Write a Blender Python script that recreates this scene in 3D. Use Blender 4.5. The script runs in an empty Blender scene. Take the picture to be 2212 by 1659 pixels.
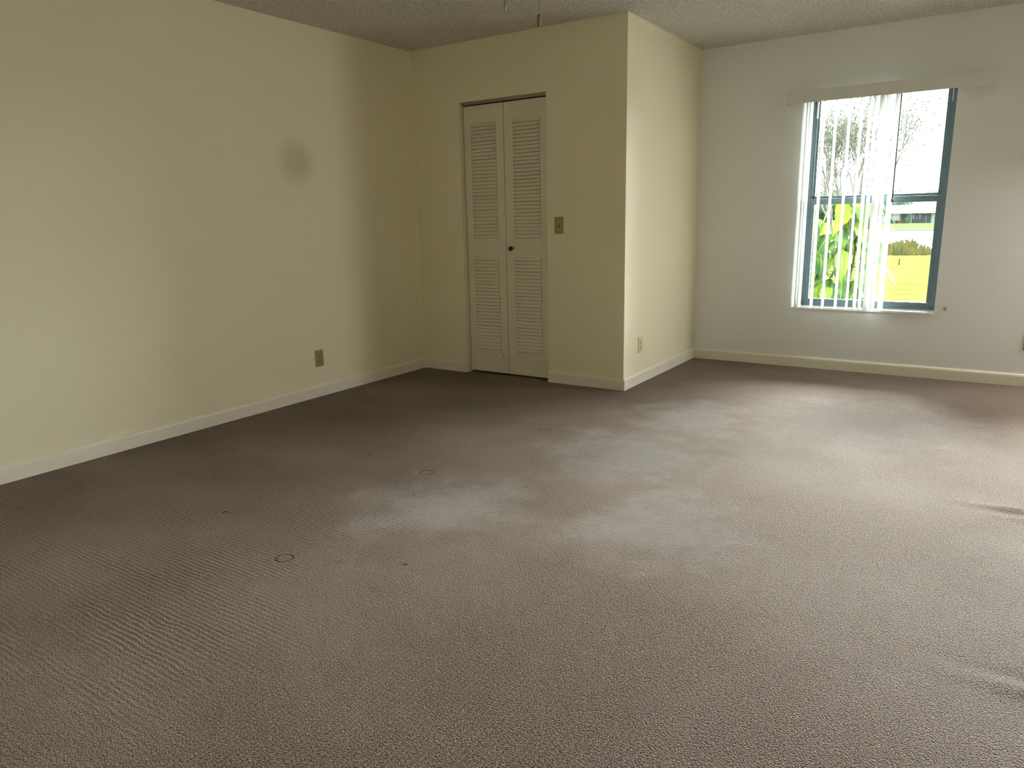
import bpy, bmesh, math, random
from mathutils import Vector, Matrix, Euler
import numpy as np
random.seed(7)
sc = bpy.context.scene
C = sc.collection
PI = math.pi

# ------------------------------------------------------------------ camera
F_PX, YAW, PITCH, ROLL, CAM_H = 1573.495, -0.5874, -0.2240, -0.0222, 1.194
cam_d = bpy.data.cameras.new('camera'); cam = bpy.data.objects.new('camera', cam_d); C.objects.link(cam)
cam_d.sensor_fit = 'HORIZONTAL'; cam_d.sensor_width = 36.0; cam_d.lens = F_PX / 2212 * 36.0
cam_d.clip_start = 0.05; cam_d.clip_end = 1500
_f = Vector((math.sin(YAW) * math.cos(PITCH), math.cos(YAW) * math.cos(PITCH), math.sin(PITCH)))
_r = Vector((math.cos(YAW), -math.sin(YAW), 0)); _u = _r.cross(_f)
_r2 = math.cos(ROLL) * _r + math.sin(ROLL) * _u; _u2 = -math.sin(ROLL) * _r + math.cos(ROLL) * _u
_m = Matrix((_r2, _u2, -_f)).transposed().to_4x4(); _m.translation = Vector((0, 0, CAM_H))
cam.matrix_world = _m
sc.camera = cam

# ------------------------------------------------------------------ colour management
sc.view_settings.view_transform = 'Standard'; sc.view_settings.look = 'None'
sc.view_settings.gamma = 1.0; sc.view_settings.use_curve_mapping = False
sc.view_settings.exposure = 0.11

# ------------------------------------------------------------------ world: bright overcast sky
w = bpy.data.worlds.new('overcast_sky'); sc.world = w; w.use_nodes = True
bg = w.node_tree.nodes['Background']
bg.inputs['Color'].default_value = (0.93, 0.97, 1.0, 1); bg.inputs['Strength'].default_value = 5.5

def light(name, kind, loc, target, energy, color, **kw):
    d = bpy.data.lights.new(name, kind); d.energy = energy; d.color = color
    for k, v in kw.items(): setattr(d, k, v)
    o = bpy.data.objects.new(name, d); C.objects.link(o); o.location = loc
    o.rotation_euler = (Vector(target) - Vector(loc)).to_track_quat('-Z', 'Y').to_euler()
    return o
# hazy sun glow, very broad, coming through the window from the garden side
light('hazy_sun', 'SUN', (2.2, 14, 7.2), (-0.8, 5.9, 3.7), 108.0, (0.985, 0.995, 1.0), angle=math.radians(72))
# area lamp added at the unseen second window to boost its daylight
light('second_window_boost', 'AREA', (1.14, 5.93, 1.24), (0.98, 4.93, 0.60), 95.0, (1.0, 0.985, 0.965), shape='RECTANGLE', size=0.92, size_y=1.5)
light('rear_fill_light', 'AREA', (-1.2, -1.16, 1.4), (-1.6, 5.0, 1.2), 4.0, (0.92, 0.99, 1.0), shape='RECTANGLE', size=0.8, size_y=1.9)  # added fill lamp, the rear wall has no opening
sc.cycles.max_bounces = 10; sc.cycles.diffuse_bounces = 5; sc.cycles.transparent_max_bounces = 16
sc.cycles.caustics_reflective = False; sc.cycles.caustics_refractive = False
sc.cycles.sample_clamp_indirect = 6.0

# ------------------------------------------------------------------ material helpers
def mat(name, col, rough=0.6, spec=0.3, metal=0.0, bump=None, var=None, **kw):
    """bump=(scale, strength, distance)   var=(scale, amount)"""
    m = bpy.data.materials.new(name); m.use_nodes = True
    nt = m.node_tree; b = nt.nodes['Principled BSDF']
    b.inputs['Base Color'].default_value = (*col, 1); b.inputs['Roughness'].default_value = rough
    b.inputs['Specular IOR Level'].default_value = spec; b.inputs['Metallic'].default_value = metal
    for k, v in kw.items(): b.inputs[k].default_value = v
    if bump or var:
        tc = nt.nodes.new('ShaderNodeTexCoord')
    if var:
        n = nt.nodes.new('ShaderNodeTexNoise'); n.inputs['Scale'].default_value = var[0]; n.inputs['Detail'].default_value = 4
        nt.links.new(tc.outputs['Object'], n.inputs['Vector'])
        mx = nt.nodes.new('ShaderNodeMix'); mx.data_type = 'RGBA'
        mx.inputs['A'].default_value = (*[max(0, c * (1 - var[1])) for c in col], 1)
        mx.inputs['B'].default_value = (*[min(1, c * (1 + var[1])) for c in col], 1)
        nt.links.new(n.outputs['Fac'], mx.inputs['Factor']); nt.links.new(mx.outputs['Result'], b.inputs['Base Color'])
    if bump:
        n = nt.nodes.new('ShaderNodeTexNoise'); n.inputs['Scale'].default_value = bump[0]; n.inputs['Detail'].default_value = 3
        nt.links.new(tc.outputs['Object'], n.inputs['Vector'])
        bn = nt.nodes.new('ShaderNodeBump'); bn.inputs['Strength'].default_value = bump[1]; bn.inputs['Distance'].default_value = bump[2]
        nt.links.new(n.outputs['Fac'], bn.inputs['Height']); nt.links.new(bn.outputs['Normal'], b.inputs['Normal'])
    return m

class NT:
    """tiny node-graph helper"""
    def __init__(s, m): s.nt = m.node_tree; s.b = s.nt.nodes['Principled BSDF']
    def n(s, t, **kw):
        x = s.nt.nodes.new(t)
        for k, v in kw.items(): setattr(x, k, v)
        return x
    def l(s, a, b): s.nt.links.new(a, b)
    def val(s, sock, v):
        if hasattr(v, 'is_linked') or isinstance(v, bpy.types.NodeSocket): s.l(v, sock)
        else: sock.default_value = v
    def math(s, op, a, b=0.0, c=None, clamp=False):
        x = s.n('ShaderNodeMath', operation=op); x.use_clamp = clamp
        s.val(x.inputs[0], a); s.val(x.inputs[1], b)
        if c is not None: s.val(x.inputs[2], c)
        return x.outputs[0]
    def noise(s, vec, scale, detail=3, rough=0.5):
        x = s.n('ShaderNodeTexNoise'); x.inputs['Scale'].default_value = scale; x.inputs['Detail'].default_value = detail
        x.inputs['Roughness'].default_value = rough; s.l(vec, x.inputs['Vector']); return x.outputs['Fac']
    def ramp(s, v, lo, hi, a=0.0, b=1.0):
        x = s.n('ShaderNodeMapRange'); x.interpolation_type = 'SMOOTHSTEP'
        s.val(x.inputs['Value'], v); x.inputs['From Min'].default_value = lo; x.inputs['From Max'].default_value = hi
        x.inputs['To Min'].default_value = a; x.inputs['To Max'].default_value = b; return x.outputs[0]
    def mix(s, f, a, b, blend='MIX'):
        x = s.n('ShaderNodeMix', data_type='RGBA', blend_type=blend); s.val(x.inputs['Factor'], f)
        for k, v in (('A', a), ('B', b)):
            if isinstance(v, tuple): x.inputs[k].default_value = (*v, 1)
            else: s.l(v, x.inputs[k])
        return x.outputs['Result']
    def pos(s): return s.n('ShaderNodeNewGeometry').outputs['Position']
    def mapping(s, vec, scale=(1, 1, 1), rot=(0, 0, 0), loc=(0, 0, 0)):
        x = s.n('ShaderNodeMapping'); x.inputs['Scale'].default_value = scale; x.inputs['Rotation'].default_value = rot
        x.inputs['Location'].default_value = loc; s.l(vec, x.inputs['Vector']); return x.outputs[0]
    def dist(s, vec, p):
        x = s.n('ShaderNodeVectorMath', operation='DISTANCE'); s.l(vec, x.inputs[0]); x.inputs[1].default_value = p
        return x.outputs['Value']
    def bump(s, h, strength, distance, prev=None):
        x = s.n('ShaderNodeBump'); x.inputs['Strength'].default_value = strength; x.inputs['Distance'].default_value = distance
        s.l(h, x.inputs['Height'])
        if prev is not None: s.l(prev, x.inputs['Normal'])
        return x.outputs['Normal']

# ------------------------------------------------------------------ materials
PAINT = (0.85, 0.795, 0.60)
def paint_mat(name, col=PAINT, dark_spot=None):
    m = mat(name, col, rough=0.62, spec=0.25); g = NT(m); P = g.pos()
    c = g.mix(g.noise(P, 0.9, 2), tuple(x * 0.985 for x in col), tuple(min(1, x * 1.015) for x in col))
    if dark_spot:   # a round darker, greener patch, fading outwards
        wob = g.math('MULTIPLY', g.noise(P, 6.0, 2), 0.05)
        d = g.math('ADD', g.dist(P, dark_spot[0]), wob)
        c = g.mix(g.ramp(d, dark_spot[1] * 0.35, dark_spot[1] * 1.2, dark_spot[2], 0.0), c, (0.44, 0.42, 0.28))
    g.l(c, g.b.inputs['Base Color'])
    nrm = g.bump(g.noise(P, 55, 3), 0.10, 0.003)
    g.l(nrm, g.b.inputs['Normal'])
    return m
M_wall = paint_mat('cream_wall_paint')
M_wall_l = paint_mat('cream_wall_paint_with_patch', dark_spot=((-3.896, 3.372, 1.585), 0.185, 0.5))
M_wall_w = paint_mat('wall_paint_cool_lit', col=(0.87, 0.89, 0.885))  # same wall paint, lightened and cooled: the window wall's light put into colour
def baseboard_mat():
    m = mat('baseboard_gloss_paint', (0.84, 0.80, 0.68), rough=0.38, spec=0.45); g = NT(m); P = g.pos()
    sp = g.ramp(g.noise(g.mapping(P, (1, 1, 2.2)), 26, 5, 0.7), 0.66, 0.72)
    sep = g.n('ShaderNodeSeparateXYZ'); g.l(P, sep.inputs[0])
    top = g.ramp(sep.outputs['Z'], 0.06, 0.083)
    c = g.mix(g.math('MULTIPLY', g.math('MULTIPLY', sp, top), 0.75), (0.84, 0.80, 0.68), (0.20, 0.14, 0.07))
    g.l(c, g.b.inputs['Base Color']); g.l(g.bump(g.noise(P, 18, 3), 0.12, 0.003), g.b.inputs['Normal'])
    return m
M_base = baseboard_mat()
def ceiling_mat():
    m = mat('popcorn_ceiling', (0.72, 0.68, 0.58), rough=0.9, spec=0.1); g = NT(m); P = g.pos()
    v = g.n('ShaderNodeTexVoronoi'); v.inputs['Scale'].default_value = 110; g.l(P, v.inputs['Vector'])
    n1 = g.noise(P, 105, 4, 0.7)
    h = g.math('ADD', g.math('MULTIPLY', n1, 1.4), g.math('SUBTRACT', 0.6, v.outputs['Distance']))
    c = g.mix(g.ramp(n1, 0.38, 0.58), (0.58, 0.55, 0.47), (0.97, 0.95, 0.89))
    g.l(c, g.b.inputs['Base Color']); g.l(g.bump(h, 1.0, 0.008), g.b.inputs['Normal'])
    return m
M_ceil = ceiling_mat()
M_door = mat('closet_door_enamel', (0.76, 0.715, 0.565), rough=0.42, spec=0.4, bump=(30, 0.05, 0.002))
M_track = mat('track_brown_metal', (0.34, 0.28, 0.19), rough=0.45, metal=0.4)
M_black = mat('black_plastic', (0.012, 0.012, 0.016), rough=0.35, spec=0.5)
M_dark = mat('slot_black', (0.01, 0.008, 0.006), rough=0.7)
M_almond = mat('almond_plastic', (0.34, 0.275, 0.095), rough=0.38, spec=0.45)
M_almond2 = mat('almond_plastic_dark', (0.29, 0.23, 0.075), rough=0.38, spec=0.45)
M_ivory = mat('ivory_plastic', (0.72, 0.66, 0.44), rough=0.38, spec=0.45)
M_ivory2 = mat('ivory_plastic_dark', (0.62, 0.56, 0.34), rough=0.38, spec=0.45)
M_screw = mat('screw_metal', (0.35, 0.30, 0.2), rough=0.35, metal=0.8)
M_white = mat('white_plastic', (0.82, 0.82, 0.80), rough=0.4, spec=0.45)
M_frame = mat('bronze_window_aluminium', (0.105, 0.150, 0.172), rough=0.36, metal=0.15, spec=0.5, var=(3, 0.08))
M_sill = mat('white_marble_sill', (0.86, 0.87, 0.86), rough=0.25, spec=0.5, var=(12, 0.05))
M_valance = mat('white_valance_vinyl', (0.78, 0.79, 0.77), rough=0.45, spec=0.35)
M_nickel = mat('brushed_nickel', (0.45, 0.43, 0.40), rough=0.3, metal=0.9)
M_pend = mat('painted_wood_pendant', (0.16, 0.14, 0.095), rough=0.5)
M_brass = mat('antique_brass', (0.30, 0.22, 0.12), rough=0.35, metal=0.8)
M_fan = mat('fan_white_enamel', (0.75, 0.72, 0.64), rough=0.4)

def vane_mat():
    m = bpy.data.materials.new('translucent_vane_vinyl'); m.use_nodes = True; nt = m.node_tree; nt.nodes.clear()
    o = nt.nodes.new('ShaderNodeOutputMaterial'); mx = nt.nodes.new('ShaderNodeMixShader'); mx.inputs[0].default_value = 0.36
    d = nt.nodes.new('ShaderNodeBsdfDiffuse'); d.inputs[0].default_value = (0.88, 0.89, 0.87, 1)
    t = nt.nodes.new('ShaderNodeBsdfTranslucent'); t.inputs[0].default_value = (0.88, 0.90, 0.88, 1)
    nt.links.new(d.outputs[0], mx.inputs[1]); nt.links.new(t.outputs[0], mx.inputs[2]); nt.links.new(mx.outputs[0], o.inputs[0])
    return m
M_vane = vane_mat()
def glass_mat():
    m = bpy.data.materials.new('window_glass'); m.use_nodes = True; nt = m.node_tree; nt.nodes.clear()
    o = nt.nodes.new('ShaderNodeOutputMaterial'); mx = nt.nodes.new('ShaderNodeMixShader')
    t = nt.nodes.new('ShaderNodeBsdfTransparent'); t.inputs[0].default_value = (0.95, 0.985, 0.97, 1)
    g = nt.nodes.new('ShaderNodeBsdfGlossy'); g.inputs['Roughness'].default_value = 0.02
    lw = nt.nodes.new('ShaderNodeFresnel'); lw.inputs['IOR'].default_value = 1.45
    nt.links.new(lw.outputs[0], mx.inputs[0])
    nt.links.new(t.outputs[0], mx.inputs[1]); nt.links.new(g.outputs[0], mx.inputs[2]); nt.links.new(mx.outputs[0], o.inputs[0])
    return m
M_glass = glass_mat()

# furniture dents: (x, y, ring radius, depth)
RINGS = [(-2.065, 1.573, .030, 1.0), (-2.207, 2.546, .030, 1.0), (-3.381, 2.496, .028, .7), (-2.085, 3.463, .030, .7), (-3.497, 1.54, .030, .6)]
PITS = [(-2.646, 2.612, .014, 1.0), (-1.653, 1.765, .012, .9), (-2.633, 1.73, .016, 1.0), (-1.677, 2.617, .010, .7), (-1.871, 1.655, .02, .35), (-3.466, 1.30, .03, .5)]
def carpet_mat():
    m = mat('taupe_cut_pile_carpet', (0.3, 0.24, 0.19), rough=0.68, spec=0.12)
    g = NT(m); P = g.pos()
    P2 = g.mapping(P, (1, 1, 0))
    # tufts
    warp = g.n('ShaderNodeTexNoise'); warp.inputs['Scale'].default_value = 9; warp.inputs['Detail'].default_value = 2; g.l(P2, warp.inputs['Vector'])
    wv = g.n('ShaderNodeVectorMath', operation='SCALE'); g.l(warp.outputs['Color'], wv.inputs[0]); wv.inputs['Scale'].default_value = 0.022
    PW = g.n('ShaderNodeVectorMath', operation='ADD'); g.l(P2, PW.inputs[0]); g.l(wv.outputs[0], PW.inputs[1]); PW = PW.outputs[0]
    t1 = g.noise(P2, 235, 2, 0.6)
    vor = g.n('ShaderNodeTexVoronoi'); vor.inputs['Scale'].default_value = 210; g.l(PW, vor.inputs['Vector'])
    tuft = g.math('SUBTRACT', 0.7, vor.outputs['Distance'])
    # rows of stitching, along x on the left part, along y near the camera
    def rows(axis_scale, freq):
        wn = g.n('ShaderNodeTexWave'); wn.wave_type = 'BANDS'; wn.bands_direction = axis_scale
        wn.inputs['Scale'].default_value = freq; wn.inputs['Distortion'].default_value = 0.9; wn.inputs['Detail'].default_value = 2
        wn.inputs['Detail Scale'].default_value = 8.0; g.l(PW, wn.inputs['Vector']); return wn.outputs['Fac']
    ry = rows('Y', 19.0); rx = rows('X', 20.0)
    sep = g.n('ShaderNodeSeparateXYZ'); g.l(P, sep.inputs[0]); X, Y = sep.outputs['X'], sep.outputs['Y']
    big = g.noise(g.mapping(P2, (0.55, 1.9, 1)), 1.7, 3, 0.55)
    my = g.math('MULTIPLY', g.ramp(big, 0.34, 0.60), g.ramp(X, -1.35, -2.1))
    mx_ = g.math('MULTIPLY', g.ramp(Y, 1.7, 1.1), g.math('MULTIPLY', g.ramp(X, -2.2, -1.3), g.ramp(X, 0.0, -0.5)))
    rowh = g.math('ADD', g.math('MULTIPLY', ry, my), g.math('MULTIPLY', rx, g.math('MULTIPLY', mx_, 0.8)))
    # dents
    dents = None
    for (x, y, r, dp) in RINGS:
        d = g.dist(P2, (x, y, 0)); a = g.math('ABSOLUTE', g.math('SUBTRACT', d, r))
        k = g.ramp(a, 0.0, 0.008, dp, 0.0)
        dents = k if dents is None else g.math('MAXIMUM', dents, k)
    for (x, y, r, dp) in PITS:
        k = g.ramp(g.dist(P2, (x, y, 0)), r * 0.3, r * 1.25, dp, 0.0)
        dents = g.math('MAXIMUM', dents, k)
    # nap: slow patches of brushed pile
    nap = g.noise(g.mapping(P2, (1, 1.3, 1), loc=(3, 1, 0)), 1.15, 4, 0.5)
    c = g.mix(g.ramp(t1, 0.34, 0.66), (0.012, 0.006, 0.003), (0.50, 0.355, 0.245))
    c = g.mix(g.math('MULTIPLY', g.math('SUBTRACT', 1.0, g.ramp(tuft, 0.1, 0.55)), 0.5), c, (0.10, 0.07, 0.052))  # gaps between tufts darkened: pocket shade put into the colour
    c = g.mix(g.math('MULTIPLY', g.math('SUBTRACT', 1.0, g.ramp(rowh, 0.0, 0.35)), g.math('MULTIPLY', g.math('MAXIMUM', my, mx_), 0.55)), c, (0.10, 0.07, 0.055))
    c = g.mix(g.ramp(nap, 0.36, 0.66, 0.0, 0.16), c, (0.50, 0.43, 0.37))
    pool_nap = None                                            # brushed nap plus the window's light pool, put into the sheen
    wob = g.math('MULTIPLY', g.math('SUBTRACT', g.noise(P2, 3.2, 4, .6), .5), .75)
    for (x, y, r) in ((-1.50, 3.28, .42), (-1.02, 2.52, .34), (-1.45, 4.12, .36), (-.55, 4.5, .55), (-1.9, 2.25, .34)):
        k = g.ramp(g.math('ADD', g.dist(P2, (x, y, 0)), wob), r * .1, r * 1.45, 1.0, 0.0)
        pool_nap = k if pool_nap is None else g.math('MAXIMUM', pool_nap, k)
    c = g.mix(g.math('MULTIPLY', dents, 0.85), c, (0.06, 0.042, 0.03))
    g.l(c, g.b.inputs['Base Color'])
    g.l(g.math('ADD', 0.22, g.math('MULTIPLY', pool_nap, 0.78)), g.b.inputs['Sheen Weight']); g.b.inputs['Sheen Roughness'].default_value = 0.3
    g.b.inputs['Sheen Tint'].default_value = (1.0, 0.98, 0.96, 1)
    h = g.math('ADD', g.math('MULTIPLY', t1, 1.1), g.math('MULTIPLY', tuft, 0.9))
    h = g.math('ADD', h, g.math('MULTIPLY', rowh, 0.75))
    h = g.math('SUBTRACT', h, g.math('MULTIPLY', dents, 1.6))
    g.l(g.bump(h, 0.95, 0.0085), g.b.inputs['Normal'])
    return m
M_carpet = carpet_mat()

# ------------------------------------------------------------------ mesh helpers
def obj(name, bm, m, parent=None, smooth=False, **props):
    me = bpy.data.meshes.new(name); bmesh.ops.recalc_face_normals(bm, faces=bm.faces); bm.to_mesh(me); bm.free()
    for mm in (m if isinstance(m, (list, tuple)) else [m]): me.materials.append(mm)
    if smooth:
        for p in me.polygons: p.use_smooth = True
    o = bpy.data.objects.new(name, me); C.objects.link(o)
    if parent is not None: o.parent = parent
    for k, v in props.items(): o[k] = v
    return o
def struct(name, bm, m, **kw): return obj(name, bm, m, kind='structure', **kw)
def empty(name, loc, rotz=0.0, **props):
    o = bpy.data.objects.new(name, None); C.objects.link(o); o.location = loc; o.rotation_euler = (0, 0, rotz)
    o.empty_display_size = 0.1
    for k, v in props.items(): o[k] = v
    return o
def BM(): return bmesh.new()
def box(bm, x0, y0, z0, x1, y1, z1, bev=0.0, mi=0):
    r = bmesh.ops.create_cube(bm, size=1)
    vs = r['verts']
    for v in vs:
        v.co = Vector(((x0 + x1) / 2 + v.co.x * (x1 - x0), (y0 + y1) / 2 + v.co.y * (y1 - y0), (z0 + z1) / 2 + v.co.z * (z1 - z0)))
    fs = list({f for v in vs for f in v.link_faces})
    for f in fs: f.material_index = mi
    if bev > 0:
        es = list({e for v in vs for e in v.link_edges})
        bmesh.ops.bevel(bm, geom=es, offset=bev, segments=2, profile=0.5, affect='EDGES')
    return bm
def lathe(bm, prof, axis='Z', origin=(0, 0, 0), seg=24):
    """prof: list of (r, h) revolved about axis through origin"""
    o = Vector(origin); rings = []
    for r, h in prof:
        ring = []
        for k in range(seg):
            a = 2 * PI * k / seg; ca, sa = r * math.cos(a), r * math.sin(a)
            p = {'Z': (ca, sa, h), 'Y': (ca, h, sa), 'X': (h, ca, sa)}[axis]
            ring.append(bm.verts.new(o + Vector(p)))
        rings.append(ring)
    for a, b in zip(rings, rings[1:]):
        for k in range(seg):
            bm.faces.new((a[k], a[(k + 1) % seg], b[(k + 1) % seg], b[k]))
    bm.faces.new(rings[0]); bm.faces.new(rings[-1])
    return bm
def tube(bm, pts, radii, seg=8):
    rings = []
    for i, p in enumerate(pts):
        p = Vector(p)
        t = (Vector(pts[min(i + 1, len(pts) - 1)]) - Vector(pts[max(i - 1, 0)])).normalized()
        up = Vector((0, 0, 1)) if abs(t.z) < 0.9 else Vector((1, 0, 0))
        a = t.cross(up).normalized(); b = t.cross(a)
        r = radii[i] if isinstance(radii, (list, tuple)) else radii
        rings.append([bm.verts.new(p + (a * math.cos(2 * PI * k / seg) + b * math.sin(2 * PI * k / seg)) * r) for k in range(seg)])
    for a, b in zip(rings, rings[1:]):
        for k in range(seg): bm.faces.new((a[k], a[(k + 1) % seg], b[(k + 1) % seg], b[k]))
    bm.faces.new(rings[0]); bm.faces.new(rings[-1])
    return bm
def extrude_profile(bm, prof, path):
    """prof: [(depth, z)] depth measured along the inward normal; path: [(x, y, nx, ny)] with mitred offsets"""
    rings = []
    for (x, y, nx, ny) in path:
        rings.append([bm.verts.new((x + nx * d, y + ny * d, z)) for d, z in prof])
    for a, b in zip(rings, rings[1:]):
        for k in range(len(prof)): bm.faces.new((a[k], a[(k + 1) % len(prof)], b[(k + 1) % len(prof)], b[k]))
    bm.faces.new(rings[0]); bm.faces.new(rings[-1])
    return bm

# ------------------------------------------------------------------ room dimensions
XL, Y1, X2, Y2, H = -3.896, 4.557, -2.100, 5.946, 2.44
XR, YB = 3.20, -1.20
WX0, WX1, WZ0, WZ1 = -1.287, -0.347, 0.458, 2.056        # window opening
W2X0, W2X1 = .66, 1.62                                     # second window, right of the frame's edge
DX0, DX1, DZ1 = -3.457, -2.704, 2.033                     # closet door opening

# floor: fine grid with two raised buckles in the carpet
nx, ny = 360, 360
xs = np.linspace(XL - 0.05, XR + 0.05, nx); ys = np.linspace(YB - 0.05, Y2 + 0.05, ny)
GX, GY = np.meshgrid(xs, ys)
def ridge(px, py, qx, qy, wd, ht, fade=0.15):
    dx, dy = qx - px, qy - py; L = math.hypot(dx, dy); t = ((GX - px) * dx + (GY - py) * dy) / L
    s = (-(GX - px) * dy + (GY - py) * dx) / L
    s = s + 0.012 * np.sin(t * 9)
    k = np.clip(t / fade, 0, 1); k = k * k * (3 - 2 * k)
    return ht * k * np.exp(-(s / wd) ** 2)
Z = ridge(-0.15, 3.40, 1.2, 3.42, 0.022, 0.014, 0.35) + ridge(-0.06, 3.30, 1.2, 3.33, 0.022, 0.010, 0.35)
Z = Z + ridge(-0.10, 2.07, 1.2, 2.00, 0.030, 0.013, 0.4) - ridge(-0.14, 2.13, 1.2, 2.07, 0.020, 0.007, 0.4)
Z = Z + 0.0015 * np.sin(GX * 3.1 + GY * 1.7) * np.sin(GY * 4.3)
edge = np.clip(np.minimum.reduce([GX - XL, Y2 - GY]) / 0.25, 0, 1); Z = Z * edge
me = bpy.data.meshes.new('floor')
verts = np.stack([GX.ravel(), GY.ravel(), Z.ravel()], 1)
i = np.arange(ny - 1)[:, None] * nx + np.arange(nx - 1)[None, :]
faces = np.stack([i, i + 1, i + nx + 1, i + nx], -1).reshape(-1, 4)
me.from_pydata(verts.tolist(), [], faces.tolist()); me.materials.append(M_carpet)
me.polygons.foreach_set('use_smooth', [True] * len(me.polygons))
fl = bpy.data.objects.new('floor', me); C.objects.link(fl); fl['kind'] = 'structure'

struct('floor_slab', box(BM(), XL - .12, YB - .12, -.20, XR + .12, Y2 + .2, -.012), mat('concrete_slab', (.35, .34, .32), .9))
struct('ceiling', box(BM(), XL - .12, YB - .12, H, XR + .12, Y2 + .2, H + .1), M_ceil)
struct('wall_left', box(BM(), XL - .12, YB - .12, -.02, XL, Y2 + .2, H), M_wall_l)
b = BM()
box(b, XL, Y1, -.02, DX0, Y1 + .11, H); box(b, DX1, Y1, -.02, X2, Y1 + .11, H); box(b, DX0, Y1, DZ1, DX1, Y1 + .11, H)
struct('wall_back', b, M_wall)
struct('wall_side', box(BM(), X2 - .10, Y1 + .11, -.02, X2, Y2, H), M_wall)
b = BM()
box(b, XL, Y2, -.02, WX0, Y2 + .2, H); box(b, WX1, Y2, -.02, W2X0, Y2 + .2, H); box(b, W2X1, Y2, -.02, XR + .12, Y2 + .2, H)
for a0, a1 in ((WX0, WX1), (W2X0, W2X1)): box(b, a0, Y2, -.02, a1, Y2 + .2, WZ0); box(b, a0, Y2, WZ1, a1, Y2 + .2, H)
struct('wall_window', b, M_wall_w)
struct('wall_right', box(BM(), XR, YB - .12, -.02, XR + .12, Y2, H), M_wall)
struct('wall_rear', box(BM(), XL, YB - .12, -.02, XR, YB, H), M_wall)

# slim vertical seam bead on the side wall
struct('trim_1', box(BM(), X2 - .001, 5.379, .0, X2 + .0010, 5.393, .62, bev=.0004), M_wall)

# baseboards
BP = [(0, 0), (.014, 0), (.014, .066), (.0125, .074), (.009, .080), (.005, .083), (0, .083)]
def baseboard(name, path): struct(name, extrude_profile(BM(), BP, path), M_base, smooth=False)
baseboard('baseboard_left', [(XL, YB, 1, 0), (XL, Y1, 1, -1)])
baseboard('baseboard_back', [(XL, Y1, 1, -1), (DX0 - .006, Y1, 0, -1)])
baseboard('baseboard_corner', [(DX1 + .002, Y1, 0, -1), (X2, Y1, 1, -1)])
baseboard('baseboard_side', [(X2, Y1, 1, -1), (X2, Y2, 1, -1)])
baseboard('baseboard_window', [(X2, Y2, 1, -1), (XR, Y2, 0, -1)])
struct('trim_2', extrude_profile(BM(), [(d * 1.12, z * 1.012) for d, z in BP], [(X2, 5.377, 1, 0), (X2, 5.385, 1, 0)]), M_base)

# ------------------------------------------------------------------ closet bifold door
door = empty('door_1', ((DX0 + DX1) / 2, Y1 + .045, 0), kind='structure')
dcx, dcy = (DX0 + DX1) / 2, Y1 + .045
def louvre_leaf(x0, x1, lx0, lx1, spans, z0=.014, z1=2.006, th=.028):
    """leaf in door-local coordinates; spans = [(zbot, ztop)] of the louvre fields"""
    bm = BM(); lx0 -= dcx; lx1 -= dcx; x0 -= dcx; x1 -= dcx
    (a0, a1), (b0, b1) = spans                              # upper, lower
    box(bm, x0, 0, z0, lx0, th, z1, bev=.0015); box(bm, lx1, 0, z0, x1, th, z1, bev=.0015)
    for za, zb in ((z0, b0), (b1, a0), (a1, z1)): box(bm, lx0 - .002, 0.0002, za, lx1 + .002, th, zb)
    leaf = obj('door_leaf', bm, M_door, door)
    for (s0, s1) in spans:
        n = round((s1 - s0) / .0260); p = (s1 - s0) / n; lb = BM()
        for k in range(n):
            zt = s1 - k * p; zb = zt - p
            pr = [(0.0035, zt), (.0000, zt - p * .25), (-.0052, zb + p * .20), (-.0062, zb + p * .12), (.014, zb + p * .10), (.014, zt)]
            A = [lb.verts.new((lx0 + .0006, y, z)) for y, z in pr]; B = [lb.verts.new((lx1 - .0006, y, z)) for y, z in pr]
            for q in range(len(pr)): lb.faces.new((A[q], A[(q + 1) % len(pr)], B[(q + 1) % len(pr)], B[q]))
            lb.faces.new(A); lb.faces.new(B)
        box(lb, lx0, .014, s0, lx1, .017, s1)
        obj('louvre_panel', lb, M_door, leaf)
    return leaf
SP = [(1.048, 1.881), (.195, .909)]
leafL = louvre_leaf(-3.448, -3.0905, -3.383, -3.158, SP)
leafR = louvre_leaf(-3.0865, -2.716, -3.009, -2.783, SP)
kb = lathe(BM(), [(.006, 0), (.006, -.012), (.0155, -.016), (.0175, -.022), (.016, -.028), (.010, -.031), (.002, -.032)], 'Y', (-3.036 - dcx, 0, .972))
obj('knob', kb, M_black, leafR, smooth=True, label='round black knob')
kb = lathe(BM(), [(.013, .0), (.014, -.006), (.0135, -.020), (.009, -.022), (.008, -.014), (.001, -.013)], 'Y', (-3.160 - dcx, 0, .157))
obj('knob', kb, M_white, leafL, smooth=True, label='small white hollow knob near the bottom')
b = box(BM(), DX0 + .004 - dcx, -.012, 2.014, DX1 - .002 - dcx, .022, DZ1 - .0005); obj('track', b, M_track, door, label='dark head track')
# flat wooden jamb liner on the hinge side
b = box(BM(), DX0 + .0002 - dcx, -.044, .0, DX0 + .0045 - dcx, .064, 2.0325, bev=.001); obj('jamb', b, M_door, door)

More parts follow.
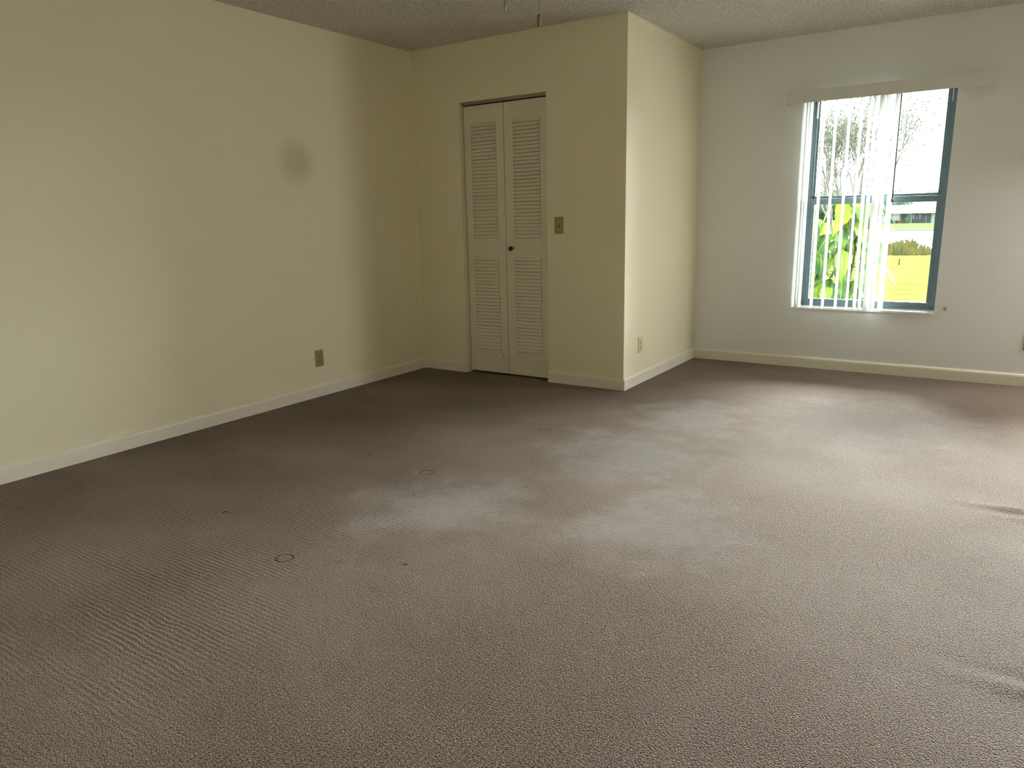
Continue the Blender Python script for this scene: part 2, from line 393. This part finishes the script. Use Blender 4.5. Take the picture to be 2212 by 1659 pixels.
# ------------------------------------------------------------------ wall plates
def plate(bm, w_=.070, h_=.115, d_=.006):
    box(bm, -w_ / 2, -d_, -h_ / 2, w_ / 2, 0, h_ / 2, bev=.0022); return bm
def make_outlet(name, loc, rotz, label, mp, mp2):
    e = empty(name, loc, rotz, label=label, category='outlet')
    obj('cover_plate', plate(BM()), mp, e)
    for s in (1, -1):
        zc = s * .0195
        rb = lathe(BM(), [(.0165, -.0045), (.0165, -.0078), (.0155, -.0083)], 'Y', (0, 0, zc), 24)
        for v in rb.verts:
            if abs(v.co.z - zc) > .0125: v.co.z = zc + math.copysign(.0125, v.co.z - zc)
        r = obj('receptacle', rb, mp2, e)
        sb = BM()
        box(sb, -.0078, -.0088, zc - .0005, -.0055, -.0080, zc + .0075); box(sb, .0055, -.0088, zc - .0002, .0076, -.0080, zc + .0062)
        lathe(sb, [(.0026, -.0088), (.0026, -.0080)], 'Y', (0, 0, zc - .0075), 10)
        obj('slots', sb, M_dark, r, label='dark plug slots')
    obj('screw', lathe(BM(), [(.0032, -.0055), (.0032, -.0070), (.002, -.0074)], 'Y', (0, 0, 0), 12), M_screw, e)
    return e
make_outlet('electrical_outlet', (XL, 3.427, .2692), -PI / 2 + PI, 'dark almond duplex outlet on the long left wall', M_almond, M_almond2)
make_outlet('electrical_outlet', (X2, 4.833, .2828), PI / 2, 'pale almond duplex outlet on the short closet side wall', M_ivory, M_ivory2)
make_outlet('electrical_outlet', (.2315, Y2, .3035), 0, 'almond outlet on the window wall, cut off by the right edge of the photo', M_almond, M_almond2)

sw = empty('light_switch', (-2.606, Y1, 1.137), 0, label='almond toggle light switch right of the louvred closet door', category='switch')
obj('cover_plate', plate(BM()), M_almond, sw)
tb = BM(); box(tb, -.0052, -.0068, -.0122, .0052, -.0058, .0122, bev=.0004); obj('toggle_slot', tb, M_dark, sw)
tb = BM(); box(tb, -.0040, -.0185, -.0035, .0040, -.0055, .0045, bev=.0012)
for v in tb.verts:
    if v.co.y < -.012: v.co.z += .006
obj('toggle', tb, M_ivory, sw, label='pale toggle lever')
for s in (.030, -.030):
    obj('screw', lathe(BM(), [(.0033, -.0055), (.0033, -.0072), (.002, -.0076)], 'Y', (0, 0, s), 12), M_track, sw)

# ------------------------------------------------------------------ window
win = empty('window_1', ((WX0 + WX1) / 2, Y2 + .1, WZ0 + .018), kind='structure')
wx, wy, wz = win.location
def wbox(bm, x0, y0, z0, x1, y1, z1, bev=.0015): return box(bm, x0 - wx, y0 - wy, z0 - wz, x1 - wx, y1 - wy, z1 - wz, bev=bev)
fx0, fx1, fz0, fz1 = WX0 + .001, WX1 - .001, .476, 2.055
FY = Y2 + .100
b = BM()                                                    # outer frame with an inner stop
wbox(b, fx0, FY, fz0, fx0 + .036, FY + .07, fz1); wbox(b, fx1 - .036, FY, fz0, fx1, FY + .07, fz1)
wbox(b, fx0, FY, fz1 - .035, fx1, FY + .07, fz1); wbox(b, fx0, FY, fz0, fx1, FY + .07, fz0 + .030)
wbox(b, fx0 + .030, FY + .012, fz0, fx0 + .046, FY + .07, fz1); wbox(b, fx1 - .046, FY + .012, fz0, fx1 - .030, FY + .07, fz1)
obj('window_frame', b, M_frame, win)
b = BM()                                                    # lower sash (room side)
wbox(b, fx0 + .034, FY + .006, fz0 + .024, fx0 + .066, FY + .034, 1.290); wbox(b, fx1 - .062, FY + .006, fz0 + .024, fx1 - .034, FY + .034, 1.290)
wbox(b, fx0 + .034, FY + .004, fz0 + .022, fx1 - .034, FY + .034, fz0 + .054); wbox(b, fx0 + .034, FY + .004, 1.243, fx1 - .034, FY + .034, 1.287)
s1 = obj('sash', b, M_frame, win)
obj('pane', wbox(BM(), fx0 + .060, FY + .018, fz0 + .050, fx1 - .056, FY + .022, 1.248, bev=0), M_glass, s1)
b = BM()                                                    # upper sash (outer)
wbox(b, fx0 + .034, FY + .038, 1.262, fx0 + .060, FY + .062, fz1 - .03); wbox(b, fx1 - .060, FY + .038, 1.262, fx1 - .034, FY + .062, fz1 - .03)
wbox(b, fx0 + .034, FY + .038, 1.262, fx1 - .034, FY + .062, 1.304); wbox(b, fx0 + .034, FY + .038, fz1 - .06, fx1 - .034, FY + .062, fz1 - .03)
s2 = obj('sash', b, M_frame, win)
obj('pane', wbox(BM(), fx0 + .055, FY + .048, 1.300, fx1 - .055, FY + .052, fz1 - .055, bev=0), M_glass, s2)
b = BM(); wbox(b, -.845, FY - .004, 1.284, -.785, FY + .012, 1.296); obj('latch', b, M_frame, win)
b = BM(); wbox(b, fx0 + .040, FY - .001, 1.865, fx0 + .052, FY + .007, 1.985); obj('balance_cover', b, M_white, win, label='white strip on the frame')
b = BM()
for k in range(4): wbox(b, fx0 + .061, FY + .033, 1.800 + k * .014, fx0 + .076, FY + .037, 1.808 + k * .014, bev=0)
wbox(b, fx0 + .066, FY + .034, 1.80, fx0 + .070, FY + .036, 1.97, bev=0)
obj('balance_clip', b, M_white, win, label='white ladder-like clip')
b = BM(); wbox(b, fx1 - .030, FY - .001, 1.905, fx1 - .025, FY + .004, 1.995); obj('balance_cover', b, M_white, win, label='thin white strip on the frame')
b = BM(); box(b, WX0 + .008 - wx, 5.930 - wy, .4585 - wz, WX1 - .001 - wx, FY + .002 - wy, .4755 - wz, bev=.003); obj('window_sill', b, M_sill, win)

# the same window again, farther right on the same wall (outside the frame)
win2 = win.copy(); C.objects.link(win2); win2.location.x += (W2X0 + W2X1) / 2 - wx; win2.name = 'window_2'
for ch_ in list(win.children):
    if 'white' in str(ch_.get('label', '')): continue
    c2 = ch_.copy(); C.objects.link(c2); c2.parent = win2
    for g_ in ch_.children:
        d2 = g_.copy(); C.objects.link(d2); d2.parent = c2

# ------------------------------------------------------------------ vertical blind
VB = (-.772, Y2 - .060, 1.955)
vb = empty('vertical_blind', VB, label='white vertical blind drawn to the left half of the window', category='blind')
def vbox(bm, x0, y0, z0, x1, y1, z1, bev=.001): return box(bm, x0 - VB[0], y0 - VB[1], z0 - VB[2], x1 - VB[0], y1 - VB[1], z1 - VB[2], bev=bev)
b = BM(); vx0, vx1 = -1.424, -.121
vbox(b, vx0, Y2 - .100, 1.961, vx1, Y2 - .0955, 2.046); vbox(b, vx0, Y2 - .097, 1.961, vx0 + .0045, Y2 - .001, 2.046); vbox(b, vx1 - .0045, Y2 - .097, 1.961, vx1, Y2 - .001, 2.046)
obj('valance', b, M_valance, vb)
b = BM(); vbox(b, -1.38, Y2 - .078, 2.000, -.30, Y2 - .042, 2.030); obj('headrail', b, M_valance, vb)
def vane(x, theta, curve=.007, wd=.089, ztop=1.990, zbot=.477):
    """curved slat; theta = turn from the line of sight straight through the window"""
    bm = BM(); N = 10; th = .0009; prof = []
    for k in range(N + 1):
        s = (k / N - .5); prof.append((curve * (1 - 4 * s * s) - curve * .5, s * wd))
    prof2 = [(a + th, c) for a, c in reversed(prof)]
    loop = prof + prof2; ct, st = math.cos(theta), math.sin(theta)
    P = [(c * st + a * ct, c * ct - a * st) for a, c in loop]
    lv = [[bm.verts.new((x + px - VB[0], py, z - VB[2])) for px, py in P] for z in (zbot, ztop)]
    n = len(P)
    for k in range(n): bm.faces.new((lv[0][k], lv[0][(k + 1) % n], lv[1][(k + 1) % n], lv[1][k]))
    bm.faces.new(lv[0]); bm.faces.new(lv[1])
    v = obj('vane', bm, M_vane, vb)
    h = BM(); box(h, x - .006 - VB[0], -.004, ztop - .012 - VB[2], x + .006 - VB[0], .004, 2.004 - VB[2], bev=.001)
    obj('hanger', h, M_white, v)
D = math.radians
for x, th in ((-1.297, D(3)), (-1.246, D(1)), (-1.160, D(2)), (-1.079, D(1)), (-.989, D(2)), (-.912, D(1)),
              (-.858, D(6)), (-.824, D(7)), (-.784, D(13)), (-.766, D(-30)), (-.735, D(7)), (-.686, D(17))):
    vane(x, th)
b = BM(); tube(b, [(-.668 - VB[0], -.030, 1.985 - VB[2]), (-.668 - VB[0], -.030, 1.27 - VB[2])], .0042, 8)
lathe(b, [(.0055, 1.245 - VB[2]), (.0062, 1.262 - VB[2]), (.0045, 1.275 - VB[2])], 'Z', (-.668 - VB[0], -.030, 0), 10)
obj('wand', b, mat('smoked_wand', (.05, .07, .08), .25), vb, smooth=True, label='dark tilt wand')

hk = lathe(BM(), [(.004, 0), (.004, -.008), (.0085, -.010), (.0085, -.016), (.002, -.018)], 'Y', (0, 0, -.004), 16)
box(hk, -.004, -.014, .006, .004, 0, .013, bev=.001)
o = obj('cord_cleat', hk, M_nickel, None, label='tiny grey metal cord cleat screwed beside the lower right window corner', category='hook')
o.location = (-.280, Y2, .505)

# ------------------------------------------------------------------ ceiling fan (its pull chains hang into the frame)
fan = empty('ceiling_fan', (-1.648, 2.6, H), label='ceiling fan above the frame, only its pull chain ends hang into view', category='ceiling fan')
obj('canopy', lathe(BM(), [(.075, 0), (.080, -.02), (.070, -.06), (.03, -.07)], 'Z'), M_fan, fan, smooth=True)
obj('motor_housing', lathe(BM(), [(.03, -.065), (.13, -.075), (.145, -.10), (.145, -.16), (.12, -.19), (.05, -.20)], 'Z', seg=32), M_fan, fan, smooth=True)
obj('switch_housing', lathe(BM(), [(.05, -.198), (.088, -.205), (.090, -.27), (.07, -.285), (.01, -.29)], 'Z', seg=32), M_fan, fan, smooth=True)
for k in range(5):
    a = 2 * PI * k / 5 + .3; bm = BM(); box(bm, .20, -.062, -.004, .62, .062, .004, bev=.003)
    box(bm, .11, -.02, -.006, .23, .02, -.001)
    bmesh.ops.rotate(bm, verts=bm.verts, cent=(0, 0, 0), matrix=Matrix.Rotation(D(10), 3, 'X'))
    bmesh.ops.translate(bm, verts=bm.verts, vec=(0, 0, -.165)); bmesh.ops.rotate(bm, verts=bm.verts, cent=(0, 0, 0), matrix=Matrix.Rotation(a, 3, 'Z'))
    obj('blade', bm, M_fan, fan)
def bead_chain(x, z0, z1):
    bm = BM(); z = z0; tube(bm, [(x, 0, z0), (x, 0, z1)], .0005, 5)
    while z > z1:
        bmesh.ops.create_icosphere(bm, subdivisions=1, radius=.0014, matrix=Matrix.Translation((x, 0, z))); z -= .0042
    return bm
ch = obj('pull_chain', bead_chain(.078, -.27, -.488), M_brass, fan, label='beaded chain with a long pendant')
obj('pendant', lathe(BM(), [(.002, -.486), (.0062, -.489), (.0080, -.496), (.0082, -.512), (.0074, -.524), (.0052, -.5295), (.004, -.5300)], 'Z', (.078, 0, 0), 20), M_pend, ch, smooth=True, label='elongated dull pendant')
ch = obj('pull_chain', bead_chain(-.076, -.27, -.405), M_brass, fan)
obj('chain_bell', lathe(BM(), [(.0015, -.398), (.0045, -.402), (.0052, -.440), (.0052, -.4465), (.0030, -.4470), (.0028, -.442)], 'Z', (-.076, 0, 0), 16), M_nickel, ch, smooth=True, label='short metal bell end')

# ================================================================== outside
def lawn_mat():
    m = mat('lawn_grass', (.2, .3, .05), 1.0, 0.0); g = NT(m); P = g.pos()
    n1 = g.noise(g.mapping(P, (.7, 2.2, 1)), 2.6, 4, .6); n2 = g.noise(g.mapping(P, (1, 2, 1)), 14, 3, .6)
    c = g.mix(g.ramp(n1, .35, .68), (.052, .070, .012), (.088, .096, .028))
    c = g.mix(g.ramp(n2, .60, .72, 0, .55), c, (.024, .034, .006))
    g.l(c, g.b.inputs['Base Color']); g.l(g.bump(n2, .5, .05), g.b.inputs['Normal']); return m
M_lawn = lawn_mat()
M_far = mat('far_lawn', (.045, .082, .022), 1.0, 0.0, var=(.25, .3))
M_bank = mat('bank_soil', (.11, .09, .06), .9)
M_water = mat('lake_water', (.35, .38, .40), .08, 1.0)
def strip(name, ptsYZ, x0, x1, m, nx_=2):
    bm = BM(); rows = [[bm.verts.new((x0 + (x1 - x0) * k / nx_, y, z)) for k in range(nx_ + 1)] for y, z in ptsYZ]
    for a, c in zip(rows, rows[1:]):
        for k in range(nx_): bm.faces.new((a[k], a[k + 1], c[k + 1], c[k]))
    return obj(name, bm, m, None, kind='structure')
strip('lawn', [(Y2 + .2, -.25), (9, -.29), (14, -.30), (31, -.30), (36, -.62), (50, -1.25), (60, -1.5)], -60, 60, M_lawn, 12)
strip('lake', [(45, -1.2), (96.5, -1.2)], -120, 120, M_water)
b = BM(); box(b, -120, 96, -1.6, 120, 96.8, -1.10); obj('bank', b, M_bank, None, kind='structure')
strip('far_lawn', [(96.6, -1.095), (150, -1.54), (198, -1.96), (400, -2.2)], -260, 260, M_far, 8)

# tall grass strip at the water's edge
bm = BM(); R = random.Random(3)
for k in range(5200):
    x = R.uniform(-7.5, 2.5); y = R.uniform(27.6, 31.0)
    hgt = (.30 + .16 * math.sin(x * 1.7 + 1) + .12 * math.sin(x * 4.1) + R.uniform(-.06, .12)) * (0.55 + .45 * min(1, (y - 27.5) / 1.4)); hgt = max(.12, hgt)
    wd = R.uniform(.010, .022); lx, ly = R.uniform(-.12, .12), R.uniform(-.08, .08)
    v = [bm.verts.new(p) for p in ((x - wd, y, -.32), (x + wd, y, -.32), (x + wd * .7 + lx * .4, y + ly * .4, -.32 + hgt * .6), (x - wd * .7 + lx * .4, y + ly * .4, -.32 + hgt * .6), (x + lx, y + ly, -.32 + hgt))]
    bm.faces.new(v[:4]); bm.faces.new((v[3], v[2], v[4]))
m = mat('marsh_grass', (.3, .3, .12), 1.0, 0.0); g = NT(m); n = g.noise(g.pos(), 2.2, 3)
g.l(g.mix(g.ramp(n, .38, .62), (.17, .135, .035), (.085, .105, .035)), g.b.inputs['Base Color'])
obj('tall_grass', bm, m, None, kind='stuff', label='band of tall yellowish marsh grass along the near lake shore', category='grass')
b = BM(); box(b, -.011, -.011, 0, .011, .011, .17, bev=.003); box(b, -.014, -.014, .155, .014, .014, .175, bev=.003)
o = obj('marker_stake', b, mat('weathered_stake', (.03, .026, .015), 1.0, 0.0), None, label='short dark stake standing alone in the lawn', category='stake'); o.location = (-2.277, 22.72, -.305)

# ---- leafy garden tree behind the blind
def leaf_cloud(bm, pts, size, R_, colr=None):
    for p in pts:
        s = size * R_.uniform(.6, 1.3); q = Euler((R_.uniform(0, 6.3), R_.uniform(0, 6.3), R_.uniform(0, 6.3))).to_matrix()
        v = [bm.verts.new(Vector(p) + q @ Vector(c) * s) for c in ((-1, 0, 0), (-.2, .42, .08), (1, 0, 0), (-.2, -.42, .08))]
        bm.faces.new(v)
def grow(bm, p, d, L, r, depth, tips, R_, spread=.55, up=.12):
    q = p + d * L; mid = p + d * L * .5 + Vector((R_.uniform(-1, 1), R_.uniform(-1, 1), 0)) * L * .06
    tube(bm, [p, mid, q], [r, r * .85, r * .68], 5 if r > .012 else 3)
    if depth <= 3:
        for t in (.35, .7, 1.0): tips.append(p.lerp(q, t))
    if depth == 0: return
    for k in range(R_.choice((2, 3)) if depth > 1 else 3):
        nd = (d + Vector((R_.uniform(-1, 1), R_.uniform(-1, 1), R_.uniform(-.5, 1) * .6 + up)) * spread).normalized()
        grow(bm, q, nd, L * R_.uniform(.66, .86), r * .66, depth - 1, tips, R_, spread, up)
def tree(name, loc, label, seed, stems, L, r, depth, lm, nleaf, lsize, jitter, spread=.55, barkc=(.17, .16, .145), shape=None):
    R_ = random.Random(seed); e = empty(name, loc, label=label, category='tree'); wb = BM(); tips = []
    for k in range(stems):
        a = 2 * PI * k / stems + R_.uniform(-.4, .4); t = .16 + .12 * R_.random() if stems > 1 else 0
        grow(wb, Vector((.05 * math.cos(a), .05 * math.sin(a), 0)), Vector((t * math.cos(a), t * math.sin(a), 1)).normalized(), L, r, depth, tips, R_, spread)
    if shape:
        for v in wb.verts: v.co = shape(v.co)
        tips = [shape(Vector(t)) for t in tips]
    obj('trunk', wb, mat(name + '_bark', barkc, .9), e)
    lb = BM(); pts = [t + Vector((R_.gauss(0, 1), R_.gauss(0, 1), R_.gauss(0, 1))) * jitter for t in (R_.choice(tips) for _ in range(nleaf))]
    leaf_cloud(lb, pts, lsize, R_); obj('foliage', lb, lm, e)
    return e
M_leafS = mat('sparse_tree_leaves', (.10, .12, .07), .7, .2, var=(1.2, .35))
def shp(c):   # crown widens to the photo's spread
    return Vector((c.x * 1.0, c.y * 1.0, c.z))
tree('garden_tree', (-4.02, 24.0, -.32), 'sparse many-stemmed tree on the lawn seen through the upper panes', 11, 6, 1.20, .05, 6, M_leafS, 8500, .034, .27, .47)

# ---- broad-leaved climber right outside the window
def leaf_plant():
    e = empty('broad_leaved_plant', (-1.50, 7.35, -.26), label='large yellow-green broad-leaved plant just outside the window behind the blind', category='plant')
    R_ = random.Random(21); sb = BM(); lb = BM()
    uv = lb.loops.layers.uv.new('UVMap'); ca = lb.loops.layers.color.new('tint')
    stems = []
    for k in range(7):
        bx, by = -.32 + .115 * k + R_.uniform(-.04, .04), R_.uniform(-.15, .2); pts = []
        for j in range(9):
            t = j / 8; pts.append((bx + .10 * math.sin(k + t * 4) + (t * .06), by + .08 * math.cos(k * 2 + t * 3), t * R_.uniform(1.52, 1.60) * (0.92 + .02 * k) * .93))
        tube(sb, pts, [.016 - .001 * j for j in range(9)], 7); stems.append(pts)
    def leaf(base, yaw, droop, L, W_, tint):
        nseg, ncr = 9, 6; q = Euler((0, droop, yaw), 'XYZ').to_matrix(); grid = []
        for i_ in range(nseg + 1):
            t = i_ / nseg
            w_ = W_ * (math.sin(PI * min(1, t * 1.02) ** .72) ** .85) * (1 - .25 * t) + (.002 if 0 < t < 1 else 0)
            w_ *= 1 + .05 * math.sin(t * 34 + L * 50)
            row = []
            for j_ in range(ncr + 1):
                s = j_ / ncr * 2 - 1
                x = L * (t - .06 * (1 - abs(s)) * 0); y = w_ * s
                z = -.30 * L * t * t + .18 * abs(s) * w_ + .006 * math.sin(t * 30) * abs(s)
                row.append(lb.verts.new(Vector(base) + q @ Vector((x, y, z))))
            grid.append(row)
        for i_ in range(nseg):
            for j_ in range(ncr):
                try: f = lb.faces.new((grid[i_][j_], grid[i_][j_ + 1], grid[i_ + 1][j_ + 1], grid[i_ + 1][j_]))
                except ValueError: continue
                f.smooth = True
                for lp, (a, c) in zip(f.loops, ((i_, j_), (i_, j_ + 1), (i_ + 1, j_ + 1), (i_ + 1, j_))):
                    lp[uv].uv = (a / nseg, c / ncr); lp[ca] = (tint, tint, tint, 1)
    for k in range(215):
        st = R_.choice(stems); j = R_.randint(2, 8); base = Vector(st[j]) + Vector((R_.gauss(0, .05), R_.gauss(0, .06), R_.gauss(0, .03)))
        yaw = R_.uniform(-PI, .35) if R_.random() < .8 else R_.uniform(-PI, PI)
        L = R_.uniform(.18, .31); pet = Vector((math.cos(yaw), math.sin(yaw), .5)) * R_.uniform(.05, .14)
        tube(sb, [base, base + pet * .6 + Vector((0, 0, .01)), base + pet], [.005, .004, .0035], 5)
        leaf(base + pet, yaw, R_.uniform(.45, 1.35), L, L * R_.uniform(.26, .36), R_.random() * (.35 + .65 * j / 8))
    obj('stem', sb, mat('plant_stem_green', (.07, .10, .03), .6), e, smooth=True)
    m = mat('broad_leaf', (.2, .4, .05), .5, .12); g = NT(m); b_ = g.b
    u = g.n('ShaderNodeUVMap'); u.uv_map = 'UVMap'; sp = g.n('ShaderNodeSeparateXYZ'); g.l(u.outputs[0], sp.inputs[0])
    at = g.n('ShaderNodeVertexColor'); at.layer_name = 'tint'
    s = g.math('ABSOLUTE', g.math('SUBTRACT', sp.outputs['Y'], .5))
    vein = g.math('SINE', g.math('MULTIPLY', g.math('SUBTRACT', sp.outputs['X'], g.math('MULTIPLY', s, .5)), 62.0))
    vm = g.math('MAXIMUM', g.ramp(vein, .72, 1.0, 0, .35), g.ramp(s, .0, .07, .8, 0))
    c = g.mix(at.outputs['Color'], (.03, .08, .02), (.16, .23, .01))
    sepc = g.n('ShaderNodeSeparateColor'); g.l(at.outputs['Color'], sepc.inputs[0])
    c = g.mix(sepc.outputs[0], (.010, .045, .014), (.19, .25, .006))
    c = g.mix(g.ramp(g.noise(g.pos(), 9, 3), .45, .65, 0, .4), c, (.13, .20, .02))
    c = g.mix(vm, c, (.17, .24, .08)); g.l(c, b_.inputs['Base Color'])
    tr = g.n('ShaderNodeBsdfTranslucent'); g.l(c, tr.inputs['Color']); mx = g.n('ShaderNodeMixShader'); mx.inputs[0].default_value = .35
    out = [n_ for n_ in g.nt.nodes if n_.type == 'OUTPUT_MATERIAL'][0]
    g.l(b_.outputs[0], mx.inputs[1]); g.l(tr.outputs[0], mx.inputs[2]); g.l(mx.outputs[0], out.inputs['Surface'])
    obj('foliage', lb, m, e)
leaf_plant()

# ---- house across the lake (190 m away)
HX, HY, HZ = -20.98, 190.0, -1.93
def hx(u): return (u - 1930) * .0922
def hz(v): return (483 - v) * .103
hs = empty('house', (HX, HY, HZ), label='low white-roofed house with a screened porch across the lake', category='house')
M_hw = mat('house_stucco', (.30, .33, .32), .8); M_roof = mat('white_roof_tile', (.80, .80, .80), .7)
M_hg = mat('house_glass', (.05, .09, .10), .2, .6); M_scr = mat('porch_screen', (.035, .043, .055), .7); M_rec = mat('pale_green_wall', (.13, .18, .165), .8)
b = BM()
box(b, hx(1885), 0, 0, hx(1944), 12, hz(461)); box(b, hx(1944), 2.5, 0, hx(1968), 12, hz(461)); box(b, hx(1966.5), 0, 0, hx(1969.5), 12, hz(461)); box(b, hx(2010.5), 0, 0, hx(2100), 12, hz(461)); box(b, hx(1969), 3, 0, hx(2011), 12, hz(461))
obj('wall', b, M_hw, hs)
def hip(bm, x0, x1, y0, y1, z0, z1, inset, ridge_y=None):
    ym = (y0 + y1) / 2
    v = [bm.verts.new(p) for p in ((x0, y0, z0), (x1, y0, z0), (x1, y1, z0), (x0, y1, z0), (x0 + inset, ym, z1), (x1 - inset, ym, z1))]
    for f in ((0, 1, 5, 4), (1, 2, 5), (2, 3, 4, 5), (3, 0, 4), (3, 2, 1, 0)): bm.faces.new([v[i] for i in f])
b = BM(); hip(b, hx(1880), hx(1990), -1, 13, hz(461), hz(443.5), 3.0); hip(b, hx(1944), hx(2108), -1.2, 14.5, hz(461.3), hz(421), 7.0)
obj('roof', b, M_roof, hs)
def framed(u0, u1, v0, v1, y, nxp, nyp, mg=M_hg):
    w_ = BM(); box(w_, hx(u0), y - .06, hz(v1), hx(u1), y - .01, hz(v0)); o_ = obj('window', w_, mg, hs)
    f = BM(); t = .07
    for k in range(nxp + 1):
        xx = hx(u0) + (hx(u1) - hx(u0)) * k / nxp; box(f, xx - t, y - .12, hz(v1), xx + t, y - .05, hz(v0))
    for k in range(nyp + 1):
        zz = hz(v1) + (hz(v0) - hz(v1)) * k / nyp; box(f, hx(u0), y - .12, zz - t, hx(u1), y - .05, zz + t)
    obj('window_frame', f, M_white, o_)
framed(1930, 1938, 463.5, 474.5, 0, 2, 2); framed(1957.5, 1966, 463, 479, 2.5, 2, 1); framed(1896, 1906, 463.5, 474.5, 0, 2, 2)
framed(2026, 2036, 463.5, 474.5, 0, 2, 2)
b = BM(); box(b, hx(1944.5), 2.42, 0, hx(1956.5), 2.48, hz(463)); obj('porch_wall', b, M_rec, hs)
b = BM(); box(b, hx(1970), 0, 0, hx(2010.5), .06, hz(461.8)); sc_ = obj('porch_screen', b, M_scr, hs)
b = BM()
for u_ in (1970, 1976, 1983.5, 1991, 1998, 2004, 2010): box(b, hx(u_) - .05, -.08, 0, hx(u_) + .05, 0, hz(461.8))
box(b, hx(1970), -.08, hz(474) - .05, hx(2010), -.02, hz(474) + .05); obj('screen_post', b, mat('bronze_post', (.05, .06, .07), .5), sc_)
b = BM()
for k_, (u_, v0, v1, wv_) in enumerate( ((1972.5, 463.5, 473, .22), (1986, 464, 469, .25), (1986.5, 470, 474, .2), (1979.5, 466, 475, .08), (1999.5, 467, 479, .12))):
    if k_ == 0: M_pale = mat('porch_pale', (.13, .17, .19), .6)
    obj('porch_blind', box(BM(), hx(u_) - wv_, -.03, hz(v1), hx(u_) + wv_, -.005, hz(v0)), M_pale, sc_)
b = BM(); hip(b, hx(1982), hx(1996), -.9, 2.2, hz(461), hz(456.5), .5); obj('porch_gable', b, M_hw, hs)

def shrub(name, loc, r, h_, col, label, cat, seed, group=None, n=700, ls=.12, trunk=False, th=0):
    R_ = random.Random(seed); e = empty(name, loc, label=label, category=cat)
    if group: e['group'] = group
    bm = BM()
    bmesh.ops.create_icosphere(bm, subdivisions=3, radius=1)
    for v in bm.verts:
        k = 1 + .16 * math.sin(v.co.x * 5 + seed) * math.cos(v.co.y * 4) + R_.uniform(-.06, .06)
        v.co = Vector((v.co.x * r * k, v.co.y * r * k, th + h_ * .5 + v.co.z * h_ * .5 * k))
    pts = [v.co * 1 for v in bm.verts]
    lf = [p + Vector((R_.gauss(0, 1), R_.gauss(0, 1), R_.gauss(0, .7))) * r * .10 for p in (R_.choice(pts) for _ in range(n))]
    leaf_cloud(bm, lf, ls, R_)
    obj('foliage', bm, mat(name + '_foliage', tuple(c * .55 for c in col), .85, .1, var=(.6, .35)), e)
    tb_ = BM(); tube(tb_, [(0, 0, -.1), (0, 0, th + h_ * .5)], [max(.04, r * .08), .03], 6); obj('trunk', tb_, M_bank, e)
    return e
bushes = [(1927, .5, 1.1, (.07, .13, .12), 'dark bluish bush under the left window of the white-roofed house'),
          (1939.5, .3, .7, (.24, .12, .10), 'low reddish bush between the window and porch of the lake house'),
          (1949, .33, .9, (.16, .22, .10), 'low olive bush left of the tallest bush before the lake house'),
          (1961, .45, 1.5, (.14, .26, .10), 'tallest green bush in front of the porch of the lake house')]
for k, (u_, r_, h_, c_, lb_) in enumerate(bushes):
    shrub('bush', (HX + hx(u_), HY - 1.6, HZ - .05), r_, h_, c_, lb_, 'bush', 40 + k)
# trees behind and beside the house
for k, (x, y, r_, h_, th_, c_, lb_) in enumerate([
        (-25.5, 186, 2.2, 4.6, .6, (.06, .12, .09), 'dark rounded tree left of the house across the lake'),
        (-27.5, 236, 5.5, 7.2, 1.0, (.10, .17, .12), 'wide treetop behind the left end of the lake house roof'),
        (-14.5, 242, 5.0, 7.6, 1.0, (.13, .20, .13), 'treetop showing above the middle of the lake house roof'),
        (-41.5, 222, 6.0, 8.0, 1.0, (.12, .18, .11), 'large leafy tree far left beyond the lake'),
        (-57.0, 228, 7.0, 8.5, 1.0, (.10, .17, .10), 'farthest left rounded tree beyond the lake')]):
    shrub('distant_tree', (x, y, -2.1), r_, h_, c_, lb_, 'tree', 60 + k, n=1500, ls=.30, th=th_)
